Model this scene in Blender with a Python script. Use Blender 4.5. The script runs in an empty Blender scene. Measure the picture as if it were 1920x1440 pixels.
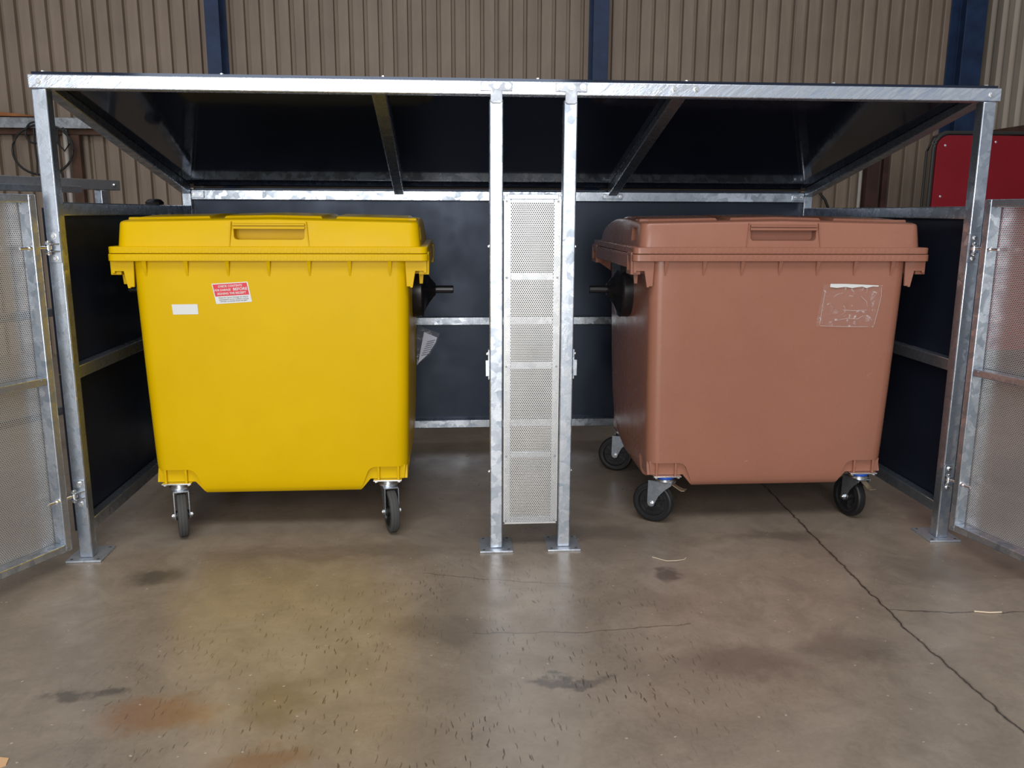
import bpy, bmesh, math, random
import numpy as np
from mathutils import Vector, Matrix
random.seed(7)
R = math.radians
PI = math.pi
scene = bpy.context.scene
C = scene.collection

# ------------------------------------------------------------------ camera
def look_camera():
    f, pitch, yaw, roll = 1582.6, .2007, .0705, .0041
    cd = bpy.data.cameras.new('camera')
    cd.sensor_fit = 'HORIZONTAL'; cd.sensor_width = 36.0
    cd.lens = f / 1920 * 36.0
    cd.clip_start = .05; cd.clip_end = 200
    cam = bpy.data.objects.new('camera', cd); C.objects.link(cam)
    fw = Vector((math.sin(yaw)*math.cos(pitch), math.cos(yaw)*math.cos(pitch), -math.sin(pitch)))
    r = Vector((math.cos(yaw), -math.sin(yaw), 0)); u = r.cross(fw)
    rr = math.cos(roll)*r + math.sin(roll)*u
    uu = -math.sin(roll)*r + math.cos(roll)*u
    m = Matrix((rr, uu, -fw)).transposed().to_4x4()
    m.translation = (-.1613, -3.5713, 1.4794)
    cam.matrix_world = m
    scene.camera = cam
look_camera()

# ------------------------------------------------------------------ light
world = bpy.data.worlds.new('hall_ambient'); scene.world = world
world.use_nodes = True
bg = world.node_tree.nodes['Background']
bg.inputs[0].default_value = (.86, .92, 1.0, 1); bg.inputs[1].default_value = .40

def area(name, loc, target, sx, sy, power, col):
    ld = bpy.data.lights.new(name, 'AREA'); ld.shape = 'RECTANGLE'; ld.size = sx; ld.size_y = sy
    ld.energy = power; ld.color = col
    o = bpy.data.objects.new(name, ld); C.objects.link(o)
    o.location = loc
    o.rotation_euler = (Vector(target)-Vector(loc)).to_track_quat('-Z', 'Y').to_euler()
    return o
# the open hall door behind the photographer lets the daylight in
area('hall_door_daylight', (-1.4, -8.2, 2.80), (-1.3, 1.0, 2.3), 5.5, 5.5, 500, (1.0, .985, .955))
# added overhead fill lamp, brightens the floor in front of the shelter
area('overhead_fill', (-.3, -3.6, 6.6), (-.3, -3.3, 0), 7.0, 2.4, 300, (.97, .985, 1.0))

scene.view_settings.view_transform = 'Standard'
scene.view_settings.look = 'None'
scene.view_settings.exposure = 0.0
scene.view_settings.gamma = 1.0
scene.view_settings.use_curve_mapping = False

# ------------------------------------------------------------------ materials
MATS = {}
class NT:
    def __init__(s, name):
        s.m = bpy.data.materials.new(name); s.m.use_nodes = True
        s.t = s.m.node_tree; s.b = s.t.nodes['Principled BSDF']; MATS[name] = s.m
    def n(s, typ, **kw):
        nd = s.t.nodes.new(typ)
        for k, v in kw.items():
            if k in ('inp',):
                for kk, vv in v.items(): s.set(nd.inputs[kk], vv)
            else: setattr(nd, k, v)
        return nd
    def set(s, sock, v):
        if isinstance(v, bpy.types.NodeSocket): s.t.links.new(v, sock)
        else:
            if hasattr(sock.default_value, '__len__') and len(sock.default_value) == 4 and hasattr(v, '__len__') and len(v) == 3: v = (*v, 1)
            sock.default_value = v
    def B(s, **kw):
        for k, v in kw.items(): s.set(s.b.inputs[k.replace('_', ' ')], v)
    def obj(s): return s.n('ShaderNodeTexCoord').outputs['Object']
    def mapping(s, v, scale=(1,1,1), rot=(0,0,0), loc=(0,0,0)):
        return s.n('ShaderNodeMapping', inp={'Vector': v, 'Scale': scale, 'Rotation': rot, 'Location': loc}).outputs[0]
    def noise(s, v, scale, detail=4, rough=.55, dist=0):
        return s.n('ShaderNodeTexNoise', inp={'Vector': v, 'Scale': scale, 'Detail': detail, 'Roughness': rough, 'Distortion': dist}).outputs['Fac']
    def ramp(s, fac, *stops):
        r = s.n('ShaderNodeValToRGB', inp={'Fac': fac}); e = r.color_ramp.elements
        while len(e) < len(stops): e.new(.5)
        for k, (p, c) in enumerate(stops):
            e[k].position = p; e[k].color = (c, c, c, 1) if not hasattr(c, '__len__') else (*c, 1)
        return r.outputs[0]
    def mix(s, fac, a, b, mode='MIX'):
        m = s.n('ShaderNodeMix', data_type='RGBA', blend_type=mode)
        s.set(m.inputs['Factor'], fac); s.set(m.inputs[6], a); s.set(m.inputs[7], b)
        return m.outputs[2]
    def math(s, op, a, b=0.0, c=None, clamp=False):
        m = s.n('ShaderNodeMath', operation=op, use_clamp=clamp)
        s.set(m.inputs[0], a); s.set(m.inputs[1], b)
        if c is not None: s.set(m.inputs[2], c)
        return m.outputs[0]
    def vmath(s, op, a, b=(0,0,0), scale=None):
        m = s.n('ShaderNodeVectorMath', operation=op)
        s.set(m.inputs[0], a); s.set(m.inputs[1], b)
        if scale is not None: s.set(m.inputs['Scale'], scale)
        return m.outputs['Value'] if op in ('LENGTH', 'DOT_PRODUCT', 'DISTANCE') else m.outputs['Vector']
    def maprange(s, v, a, b, c=0.0, d=1.0, smooth=True):
        return s.n('ShaderNodeMapRange', interpolation_type='SMOOTHSTEP' if smooth else 'LINEAR',
                   inp={'Value': v, 'From Min': a, 'From Max': b, 'To Min': c, 'To Max': d}).outputs[0]
    def bump(s, h, strength=.2, dist=.01):
        s.set(s.b.inputs['Normal'], s.n('ShaderNodeBump', inp={'Height': h, 'Strength': strength, 'Distance': dist}).outputs[0])
    def segdist(s, P, a, b):
        a = Vector((*a, 0)); b = Vector((*b, 0)); d = b-a
        pa = s.vmath('SUBTRACT', P, tuple(a))
        t = s.math('DIVIDE', s.vmath('DOT_PRODUCT', pa, tuple(d)), d.length_squared, clamp=True)
        return s.vmath('LENGTH', s.vmath('SUBTRACT', pa, s.vmath('SCALE', tuple(d), scale=t)))

def plain(name, col, rough=.5, metal=0.0, spec=.5, bumpn=None, var=.0):
    t = NT(name); t.B(Roughness=rough, Metallic=metal, Specular_IOR_Level=spec)
    if var:
        f = t.noise(t.obj(), 6, 5)
        t.B(Base_Color=t.mix(t.ramp(f, (.3, 0), (.7, 1)), tuple(c*(1-var) for c in col), tuple(min(1, c*(1+var)) for c in col)))
    else: t.B(Base_Color=col)
    if bumpn: t.bump(t.noise(t.obj(), bumpn[0], 3), bumpn[1], .004)
    return t.m

def galvanized(name, a, b, rlo=.24, rhi=.46, streak=(1,1,1), rot=0.0, bmp=.12):
    t = NT(name); o = t.mapping(t.mapping(t.obj(), rot=(0, rot, 0)), scale=streak)
    v = t.n('ShaderNodeTexVoronoi', inp={'Vector': t.vmath('ADD', o, t.vmath('SCALE', t.n('ShaderNodeTexNoise', inp={'Vector': o, 'Scale': 14.0, 'Detail': 3.0}).outputs['Color'], scale=.06)), 'Scale': 30.0}).outputs['Color']
    n1 = t.noise(o, 9, 5, .65, .6); n2 = t.noise(o, 55, 3)
    sp = t.math('MULTIPLY_ADD', t.n('ShaderNodeSeparateColor', inp={'Color': v}).outputs[0], .35, t.math('MULTIPLY_ADD', n1, .75, t.math('MULTIPLY', n2, .15)))
    t.B(Base_Color=t.mix(t.ramp(sp, (.35, 0), (.85, 1)), a, b), Metallic=.92, Roughness=t.maprange(sp, .3, .9, rhi, rlo))
    t.bump(t.math('ADD', n1, t.math('MULTIPLY', n2, .25)), bmp, .006)
    return t.m
GALV = galvanized('galvanized_steel', (.29, .335, .40), (.62, .665, .73), .20, .40)
GALV_S = galvanized('galvanized_beam', (.42, .49, .62), (.92, .95, .99), .17, .38, (.8, 1, 4.0), R(35), .30)
GALV_D = galvanized('weathered_galvanized', (.22, .23, .25), (.45, .46, .48), .4, .6)
GALV_P = galvanized('rough_galvanized_plate', (.34, .37, .42), (.60, .63, .68), .48, .62)
ZINC = plain('bright_zinc', (.78, .79, .80), .25, 1.0, var=.06)
PERF = plain('perforated_zinc', (.54, .54, .535), .36, .66, .45, var=.08)

def black_panel(name, rough):
    t = NT(name); o = t.obj()
    f = t.noise(o, 3, 5)
    t.B(Specular_Tint=(.64, .76, 1.0), Base_Color=t.mix(f, (.007, .009, .017), (.012, .015, .026)), Roughness=t.maprange(t.noise(o, 5, 4), .3, .7, rough*.85, rough*1.15), Specular_IOR_Level=.62)
    return t.m
PANEL = black_panel('black_laminate_panel', .36)
ROOF = black_panel('black_laminate_roof', .075)

def plastic(name, col, rough=.27, grime=None, spec=.45):
    t = NT(name); o = t.obj()
    f = t.ramp(t.noise(o, 2.2, 5), (.3, 0), (.75, 1))
    c = t.mix(f, tuple(x*.95 for x in col), tuple(min(1, x*1.05) for x in col))
    if grime:
        g = t.ramp(t.noise(o, 16, 6, .7, 1.5), (.66, 0), (.80, 1))
        mask = t.ramp(t.noise(o, 2.6, 2), (.56, 0), (.72, 1))
        c = t.mix(t.math('MULTIPLY', t.math('MULTIPLY', g, mask), .5), c, grime)
    t.B(Base_Color=c, Roughness=t.maprange(t.noise(o, 9, 4), .3, .7, rough*.88, rough*1.15), Specular_IOR_Level=spec)
    t.bump(t.noise(o, 240, 2), .03, .002)
    return t.m
YELLOW = plastic('yellow_plastic', (.625, .392, .000), .34, None, .13)
BROWN = plastic('brown_plastic', (.287, .121, .080), .28, (.55, .42, .36), .42)
BLACKP = plain('black_plastic', (.010, .010, .012), .26, 0, .5)
RUBBER = plain('black_rubber', (.009, .009, .010), .42, 0, .4, var=.25)
RUBBER_W = plain('worn_grey_rubber', (.055, .055, .054), .7, 0, .3, var=.3)
HUB = plain('black_wheel_hub', (.014, .014, .015), .3)
BLUE = plain('blue_ring_plastic', (.01, .09, .55), .35)
BRASS = plain('yellow_passivated_steel', (.62, .52, .36), .3, .9)
RED = NT('red_painted_steel')
o = RED.obj()
RED.B(Base_Color=RED.mix(RED.ramp(RED.noise(o, 13, 6, .7, 1.0), (.74, 0), (.80, 1)), RED.mix(RED.noise(o, 3, 4), (.17, .006, .012), (.235, .009, .017)), (.40, .28, .25)), Roughness=.55, Specular_IOR_Level=.2)
RED = RED.m
EDGE = plain('black_rubber_edging', (.02, .018, .017), .6)
BLUECOL = plain('blue_painted_steel', (.016, .034, .085), .5, 0, .3, var=.3)
RUST = plain('rusty_brown_steel', (.055, .022, .017), .75, var=.4)
CABLE = plain('black_cable', (.012, .011, .012), .5)
CREAM = plain('cream_pipe', (.42, .38, .34), .6, var=.15)
TIMBER = plain('dark_brown_timber', (.075, .035, .02), .8, var=.3)
ORANGE = plain('orange_wood', (.30, .11, .03), .7, var=.3)
WHITE = plain('white_label_paper', (.62, .63, .62), .5)
REDINK = plain('red_label_ink', (.62, .03, .05), .5)
GREYINK = plain('grey_label_ink', (.10, .10, .13), .6)
STRAW = plain('dry_straw', (.62, .50, .36), .8)
CARD = plain('tan_cardboard', (.55, .33, .17), .85)
PAPER = plain('white_document_paper', (.72, .75, .88), .6)
INK = plain('document_ink', (.06, .06, .12), .6)

def cladding(name, a, b, seed=0.0):
    t = NT(name); o = t.obj(); p = t.mapping(o, scale=(1, 1, .18), loc=(seed, seed, 0))
    f = t.noise(p, 5, 6, .65); f2 = t.noise(o, 1.1, 3)
    c = t.mix(t.ramp(f, (.35, 0), (.7, 1)), a, b)
    c = t.mix(t.math('MULTIPLY', t.ramp(f2, (.45, 0), (.7, 1)), .35), c, tuple(x*.7 for x in a))
    c = t.mix(t.math('MULTIPLY', t.ramp(t.noise(t.mapping(o, scale=(9, 9, 1.2)), 3, 5, .7), (.66, 0), (.74, 1)), .4), c, (.10, .06, .04))
    t.B(Base_Color=c, Roughness=.6, Specular_IOR_Level=.35)
    return t.m
CLAD = cladding('beige_cladding', (.218, .163, .122), (.305, .235, .180))
CLAD_R = cladding('cream_cladding', (.34, .28, .225), (.44, .37, .30), 3.1)
MORTAR = plain('dark_wall_backing', (.05, .04, .035), .9)

def film_mat():
    t = NT('clear_plastic_film'); o = t.obj()
    f = t.noise(t.mapping(o, scale=(1, 1, 1), rot=(0, .5, 0)), 17, 5, .65, 2.0)
    a = t.maprange(f, .56, .68, .04, .42)
    t.B(Base_Color=(.9, .9, .92), Roughness=.12, Alpha=a, Specular_IOR_Level=.5)
    t.bump(f, .6, .02)
    return t.m
FILM = film_mat()
CREASE = plain('film_crease_white', (.8, .8, .82), .3); CREASE.node_tree.nodes['Principled BSDF'].inputs['Alpha'].default_value = .4

def floor_mat():
    t = NT('stained_concrete'); o = t.obj()
    wob = t.n('ShaderNodeTexNoise', inp={'Vector': o, 'Scale': 3.5, 'Detail': 5.0, 'Roughness': .65}).outputs['Color']
    P = t.vmath('ADD', o, t.vmath('SCALE', t.vmath('SUBTRACT', wob, (.5, .5, .5)), scale=.35))
    P2 = t.vmath('ADD', o, t.vmath('SCALE', t.vmath('SUBTRACT', t.n('ShaderNodeTexNoise', inp={'Vector': o, 'Scale': 16.0, 'Detail': 4.0}).outputs['Color'], (.5, .5, .5)), scale=.035))
    big = t.noise(o, 1.5, 6, .6, .4); mid = t.noise(o, 6, 7, .65, .5); fine = t.noise(o, 60, 5, .7)
    c = t.mix(t.ramp(big, (.3, 0), (.7, 1)), (.190, .147, .110), (.305, .245, .190))
    c = t.mix(t.math('MULTIPLY', t.ramp(mid, (.44, 0), (.72, 1)), .6), c, (.115, .086, .062))
    c = t.mix(t.math('MULTIPLY', t.ramp(mid, (.22, 1), (.42, 0)), .5), c, (.330, .272, .218))
    blot = t.noise(t.mapping(o, loc=(3.7, 1.2, 0)), 2.6, 8, .72, 1.2)
    c = t.mix(t.math('MULTIPLY', t.ramp(blot, (.50, 0), (.66, 1)), .55), c, (.120, .091, .066))
    c = t.mix(t.math('MULTIPLY', t.ramp(blot, (.30, 1), (.44, 0)), .45), c, (.34, .285, .23))
    c = t.mix(.35, c, t.mix(fine, (.110, .084, .063), (.325, .265, .212)))
    # stains with a shape of their own
    st = [((-1.38, -.22), .16, .09, (.055, .045, .035), .7), ((.744, -.335), .06, .05, (.05, .04, .035), .7), ((.19, -1.087), .13, .03, (.06, .05, .045), .75),
          ((-1.06, -1.21), .20, .10, (.20, .085, .03), .6), ((-1.366, -1.06), .07, .04, (.05, .042, .035), .7), ((-1.25, -1.065), .06, .035, (.05, .042, .035), .7),
          ((-.71, -1.19), .12, .16, (.11, .075, .035), .5), ((.815, -1.03), .25, .10, (.08, .06, .048), .55), ((1.206, -.95), .16, .12, (.07, .055, .045), .5),
          ((-.69, -1.47), .14, .10, (.15, .06, .022), .6), ((.55, .15), .30, .12, (.07, .055, .045), .4), ((1.35, .05), .28, .08, (.06, .048, .04), .45),
          ((-.2, -.75), .22, .12, (.085, .066, .05), .4), ((1.9, -.35), .3, .2, (.085, .068, .055), .4), ((-.75, .0), .5, .10, (.08, .062, .048), .4)]
    for (x, y), rx, ry, col, k in st:
        d = t.vmath('LENGTH', t.vmath('MULTIPLY', t.vmath('SUBTRACT', P, (x, y, 0)), (1/rx, 1/ry, 0)))
        c = t.mix(t.maprange(d, .35, 1.25, k, 0), c, col)
    # short dark tyre and scuff ticks
    for sc, rot, thr in (((34, 3.0, 1), .22, .085), ((40, 3.6, 1), -.35, .08), ((44, 5.0, 1), .75, .08), ((34, 6, 1), .05, .10)):
        v = t.n('ShaderNodeTexVoronoi', voronoi_dimensions='2D', inp={'Vector': t.mapping(P2, scale=sc, rot=(0, 0, rot)), 'Scale': 1.0, 'Randomness': 1.0})
        keep = t.ramp(t.n('ShaderNodeSeparateColor', inp={'Color': v.outputs['Color']}).outputs[0], (.38, 0), (.42, 1))
        tick = t.maprange(v.outputs['Distance'], thr*.5, thr, 1, 0)
        area_ = t.math('MULTIPLY', t.ramp(t.noise(o, 2.2, 3), (.38, .1), (.56, 1)), t.maprange(t.vmath('LENGTH', t.vmath('MULTIPLY', t.vmath('SUBTRACT', P, (-.25, -1.0, 0)), (.95, 1.1, 0))), .45, 1.25, 1.0, .12))
        c = t.mix(t.math('MULTIPLY', t.math('MULTIPLY', tick, keep), t.math('MULTIPLY', area_, .85)), c, (.030, .022, .017))
    # pale chips
    v = t.n('ShaderNodeTexVoronoi', voronoi_dimensions='2D', inp={'Vector': t.mapping(P2, scale=(9, 12, 1)), 'Scale': 1.0})
    c = t.mix(t.math('MULTIPLY', t.maprange(v.outputs['Distance'], .025, .04, 1, 0), t.ramp(t.n('ShaderNodeSeparateColor', inp={'Color': v.outputs['Color']}).outputs[1], (.80, 0), (.84, 1))), c, (.40, .34, .28))
    # long joint and hairline cracks
    def crack(c, pts, w, col, k, PP):
        for a, b in zip(pts, pts[1:]):
            c = t.mix(t.maprange(t.segdist(PP, a, b), w*.5, w, k, 0), c, col)
        return c
    P3 = t.vmath('MULTIPLY', P2, (1, 1, 0))
    J = [(1.56, 1.2), (1.548, .753), (1.51, .019), (1.473, -.85), (1.484, -1.477), (1.49, -3.5)]
    c = crack(c, J, .011, (.10, .075, .057), .5, P3)
    c = crack(c, J, .0042, (.022, .016, .012), .9, P3)
    c = crack(c, [(1.487, -.70), (1.7, -.73), (1.903, -.751), (2.5, -.70)], .005, (.03, .022, .018), .7, P3)
    c = crack(c, [(1.016, .849), (1.548, .753)], .006, (.34, .29, .24), .55, P3)
    c = crack(c, [(-.1, -.78), (.3, -.80), (.7, -.76)], .004, (.04, .03, .024), .6, P3)
    c = crack(c, [(.3, -.4), (-.05, -.33), (-.3, -.25)], .004, (.04, .03, .024), .5, P3)
    ro = t.maprange(t.math('ADD', t.math('MULTIPLY', mid, .5), t.math('ADD', t.math('MULTIPLY', big, .25), t.math('MULTIPLY', fine, .25))), .3, .7, .24, .42)
    t.B(Base_Color=c, Roughness=ro, Specular_IOR_Level=1.0)
    jd = t.segdist(P3, J[1], J[2]); jd2 = t.segdist(P3, J[2], J[3]); jd3 = t.segdist(P3, J[3], J[4])
    g = t.maprange(t.math('MINIMUM', jd, t.math('MINIMUM', jd2, jd3)), .0015, .006, -1.2, 0)
    t.bump(t.math('ADD', t.math('ADD', t.math('MULTIPLY', fine, .25), t.math('MULTIPLY', mid, .3)), g), .25, .006)
    return t.m
FLOOR = floor_mat()

# ------------------------------------------------------------------ mesh helpers
class MB:
    def __init__(s): s.v = []; s.f = []
    def add(s, vs, fs):
        k = len(s.v); s.v += [tuple(p) for p in vs]; s.f += [tuple(i+k for i in f) for f in fs]; return s
    def box(s, x0, x1, y0, y1, z0, z1):
        return s.add([(x0,y0,z0),(x1,y0,z0),(x1,y1,z0),(x0,y1,z0),(x0,y0,z1),(x1,y0,z1),(x1,y1,z1),(x0,y1,z1)],
                     [(0,3,2,1),(4,5,6,7),(0,1,5,4),(1,2,6,5),(2,3,7,6),(3,0,4,7)])
    def hexa(s, p):           # 8 points, bottom 4 then top 4
        return s.add(p, [(0,3,2,1),(4,5,6,7),(0,1,5,4),(1,2,6,5),(2,3,7,6),(3,0,4,7)])
    def prism(s, poly, axis, a, b):
        def P(u, w, t): return {'y': (u, t, w), 'x': (t, u, w), 'z': (u, w, t)}[axis]
        n = len(poly); vs = [P(u, w, a) for u, w in poly] + [P(u, w, b) for u, w in poly]
        return s.add(vs, [tuple(range(n))[::-1], tuple(range(n, 2*n))] + [(i, (i+1) % n, (i+1) % n+n, i+n) for i in range(n)])
    def lathe(s, prof, n=32, axis='z', o=(0,0,0), caps=True, mod=None):   # prof: (r, t)
        vs = []
        for r, t in prof:
            for k in range(n):
                a = 2*PI*k/n; rr = r*(mod(a, t) if mod else 1); c, d = rr*math.cos(a), rr*math.sin(a)
                p = {'z': (c, d, t), 'y': (c, t, d), 'x': (t, c, d)}[axis]
                vs.append((p[0]+o[0], p[1]+o[1], p[2]+o[2]))
        fs = []
        for j in range(len(prof)-1):
            for k in range(n): fs.append((j*n+k, j*n+(k+1) % n, (j+1)*n+(k+1) % n, (j+1)*n+k))
        if caps: fs += [tuple(range(n))[::-1], tuple(range((len(prof)-1)*n, len(prof)*n))]
        return s.add(vs, fs)
    def ring(s, prof, n=32, axis='y', o=(0,0,0)):   # closed profile lathe (torus-like)
        k0 = len(s.f); m = len(prof); s.lathe(prof+[prof[0]], n, axis, o, caps=False); return s
    def tube(s, pts, r, n=8):
        pts = [Vector(p) for p in pts]; vs = []; up = Vector((.31, .17, .93))
        for i, p in enumerate(pts):
            d = (pts[min(i+1, len(pts)-1)]-pts[max(i-1, 0)]).normalized()
            a = d.cross(up)
            if a.length < .05: a = d.cross(Vector((1, 0, 0)))
            a.normalize(); b = d.cross(a)
            vs += [p+r*(math.cos(2*PI*k/n)*a+math.sin(2*PI*k/n)*b) for k in range(n)]
        fs = [(i*n+k, i*n+(k+1) % n, (i+1)*n+(k+1) % n, (i+1)*n+k) for i in range(len(pts)-1) for k in range(n)]
        fs += [tuple(range(n))[::-1], tuple(range((len(pts)-1)*n, len(pts)*n))]
        return s.add(vs, fs)
    def xform(s, m):
        s.v = [tuple(m @ Vector(p)) for p in s.v]; return s
    def mesh(s, name, mat, smooth=None):
        me = bpy.data.meshes.new(name); me.from_pydata(s.v, [], s.f)
        bm = bmesh.new(); bm.from_mesh(me); bmesh.ops.recalc_face_normals(bm, faces=bm.faces); bm.to_mesh(me); bm.free()
        me.materials.append(mat)
        if smooth is not None:
            me.polygons.foreach_set('use_smooth', [True]*len(me.polygons)); me.set_sharp_from_angle(angle=R(smooth))
        return me
    def build(s, name, mat, parent=None, bevel=None, smooth=None, seg=2):
        o = bpy.data.objects.new(name, s.mesh(name, mat, smooth)); C.objects.link(o)
        if parent: adopt(o, parent)
        if bevel: bev(o, bevel, seg)
        return o

def wm(o):       # world matrix of an object from its own transform chain
    m = Matrix.LocRotScale(o.location, o.rotation_euler, o.scale)
    return (wm(o.parent) @ o.matrix_parent_inverse @ m) if o.parent else m
def adopt(o, parent):       # keep world coordinates
    o.parent = parent; o.matrix_parent_inverse = wm(parent).inverted()
def bev(o, w, seg=2):
    b = o.modifiers.new('bevel', 'BEVEL'); b.width = w; b.segments = seg; b.limit_method = 'ANGLE'; b.angle_limit = R(40)
    me = o.data
    me.polygons.foreach_set('use_smooth', [True]*len(me.polygons)); me.set_sharp_from_angle(angle=R(35))
    b.harden_normals = False
def tag(o, label, cat=None, group=None, kind=None):
    if label: o['label'] = label
    if cat: o['category'] = cat
    if group: o['group'] = group
    if kind: o['kind'] = kind
    return o
def empty(name, loc):
    e = bpy.data.objects.new(name, None); e.location = loc; e.empty_display_size = .1; C.objects.link(e); return e
def place(me, name, parent, loc, rot=(0, 0, 0), scale=(1, 1, 1)):
    o = bpy.data.objects.new(name, me); C.objects.link(o); o.location = loc; o.rotation_euler = rot; o.scale = scale
    if parent: adopt(o, parent)
    return o
def boolean_cut(o, cutters):
    for c in cutters:
        m = o.modifiers.new('cut', 'BOOLEAN'); m.operation = 'DIFFERENCE'; m.object = c; m.solver = 'EXACT'
    dg = bpy.context.evaluated_depsgraph_get(); dg.update()
    me = bpy.data.meshes.new_from_object(o.evaluated_get(dg))
    o.modifiers.clear(); o.data = me
    for c in cutters: bpy.data.objects.remove(c)
    me.polygons.foreach_set('use_smooth', [True]*len(me.polygons)); me.set_sharp_from_angle(angle=R(32))
    return o
def text_mesh(body, size, mat, bold=False):
    cu = bpy.data.curves.new('text', 'FONT'); cu.body = body; cu.size = size; cu.align_x = 'CENTER'; cu.align_y = 'CENTER'
    cu.extrude = .0002; cu.resolution_u = 3
    if bold: cu.offset = size*.018
    t = bpy.data.objects.new('text', cu); C.objects.link(t)
    dg = bpy.context.evaluated_depsgraph_get(); dg.update()
    me = bpy.data.meshes.new_from_object(t.evaluated_get(dg)); me.materials.clear(); me.materials.append(mat)
    bpy.data.objects.remove(t)
    return me
HEXBOLT = MB().lathe([(.010, 0), (.0125, 0), (.0125, .002), (.010, .002)], 16).lathe([(.0095, .002), (.0095, .007), (.008, .009)], 6).mesh('bolt', ZINC)

# ------------------------------------------------------------------ the hall
def hall():
    f = MB().box(-14, 5.6, -14, 5.6, -.12, 0).build('floor', FLOOR)
    tag(f, 'stained brown concrete workshop floor with a long crack', None, None, 'structure')
    # back wall: backing plus ribbed cladding sheets
    w = MB().box(-9.2, 5.6, 5.58, 5.70, 0, 6.5).build('wall_back', MORTAR)
    tag(w, 'beige ribbed metal cladding wall behind the shelter', None, None, 'structure')
    p = .146; prof = []
    for k in range(7):
        x = k*p; prof += [(x, 0), (x+.094, 0), (x+.101, .046), (x+.130, .046), (x+.137, .004)]
    prof.append((7*p-.001, 0))
    vs = [(x, y, z) for z in (0, 6.5) for x, y in prof]; n = len(prof)
    m = MB().add(vs, [(i, i+1, n+i+1, n+i) for i in range(n-1)])
    me = m.mesh('cladding_sheet', CLAD)
    for k in range(14):
        place(me, 'cladding_sheet', w, (-8.86+k*7*p, 5.5 + (.004 if k % 2 else 0), 0))
    wr = MB().box(5.52, 5.64, 1.5, 5.58, 0, 6.5).build('wall_right', MORTAR)
    tag(wr, 'cream ribbed cladding side wall at the right', None, None, 'structure')
    p = .19; prof = []
    for k in range(5):
        y = k*p; prof += [(y, 0), (y+.085, 0), (y+.11, .04), (y+.165, .04)]
    prof.append((5*p, 0)); n = len(prof)
    vs = [(.0+d, -y, z) for z in (2.33, 6.5) for y, d in prof]
    me = MB().add(vs, [(i, i+1, n+i+1, n+i) for i in range(n-1)]).mesh('cladding_sheet', CLAD_R)
    for k in range(4): place(me, 'cladding_sheet', wr, (5.45, 5.5-k*5*p, 0))
    MB().box(5.36, 5.52, 1.6, 5.46, 2.24, 2.325).build('ledge_rail', TIMBER, wr, .004)
    # blue portal columns (I-sections)
    def column(x, w_, label):
        d = MB().prism([(-w_/2, 0), (w_/2, 0), (w_/2, .014), (.006, .014), (.006, .276), (w_/2, .276), (w_/2, .29), (-w_/2, .29), (-w_/2, .276), (-.006, .276), (-.006, .014), (-w_/2, .014)], 'z', 0, 6.5)
        o = d.xform(Matrix.Translation((x, 5.2, 0))).build('steel_column', BLUECOL, None, .003)
        tag(o, label, 'column', 'blue steel columns along the back wall')
    column(-2.43, .135, 'blue steel column above the roof over the yellow bin')
    column(1.325, .155, 'blue steel column above the middle of the shelter roof')
    column(5.16, .22, 'dark blue steel column in the right corner of the hall')
    # sheeting rail on the left
    r = MB().prism([(0, 0), (.012, 0), (.012, .09), (.11, .09), (.11, .102), (0, .102)], 'x', -9.0, -2.52).xform(Matrix.Translation((0, 5.34, 2.27)))
    tag(r.build('sheeting_rail', GALV_D, None, .003), 'grey steel sheeting rail along the wall at upper left', 'rail')
    b = MB().box(-9.0, -3.3, 5.40, 5.48, 2.215, 2.268).build('timber_batten', TIMBER, None, .003)
    tag(b, 'dark brown batten under the grey wall rail at left', 'batten')
    o = MB().hexa([(-5.4, 5.30, 2.385), (-4.2, 5.30, 2.374), (-4.2, 5.40, 2.374), (-5.4, 5.40, 2.385), (-5.4, 5.30, 2.50), (-4.2, 5.30, 2.384), (-4.2, 5.40, 2.384), (-5.4, 5.40, 2.50)]).build('timber_wedge', ORANGE, None, .003)
    tag(o, 'orange brown wooden offcut lying on the wall rail at far left', 'wood')
    # conduit and rusty post
    tag(MB().tube([(-3.97, 5.36, 0), (-3.965, 5.36, 1.2), (-3.96, 5.36, 2.26)], .022, 10).build('conduit_pipe', CREAM, None, None, 40), 'thin cream conduit pipe on the wall behind the left post', 'pipe')
    tag(MB().box(-3.92, -3.83, 5.36, 5.44, 0, 2.21).build('wall_post', TIMBER, None, .004), 'brown upright timber beside the cream conduit pipe', 'post')
    tag(MB().box(-2.72, -2.66, 5.40, 5.46, 0, 2.21).build('wall_post', TIMBER, None, .004), 'brown upright batten behind the left rear shelter corner', 'post')
    tag(MB().tube([(-2.775, 5.4, 0), (-2.775, 5.4, 2.2)], .016, 8).build('conduit_pipe', CREAM, None, None, 40), 'cream pipe behind the left rear shelter corner', 'pipe')
    # hanging cables
    def loop(cx, cz, rx, rz, y, tilt, n=30, a0=0, a1=2*PI):
        return [(cx+rx*math.cos(a0+(a1-a0)*k/n)+tilt*math.sin(a0+(a1-a0)*k/n), y+.02*math.sin(3*k/n), cz+rz*math.sin(a0+(a1-a0)*k/n)) for k in range(n+1)]
    tag(MB().tube(loop(-4.15, 2.06, .29, .24, 5.27, .02), .011).build('cable', CABLE, None, None, 40), 'large loop of black cable hanging from the wall rail', 'cable', 'black cables on the left wall')
    tag(MB().tube(loop(-4.20, 2.22, .09, .10, 5.25, .01), .009).build('cable', CABLE, None, None, 40), 'small round loop of black cable under the wall rail', 'cable', 'black cables on the left wall')
    tag(MB().tube([(-4.215, 5.28, 2.26), (-4.22, 5.28, 2.1), (-4.215, 5.28, 1.95), (-4.225, 5.28, 1.82)], .010).build('cable', CABLE, None, None, 40), 'straight black cable hanging inside the large cable loop', 'cable', 'black cables on the left wall')
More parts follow.
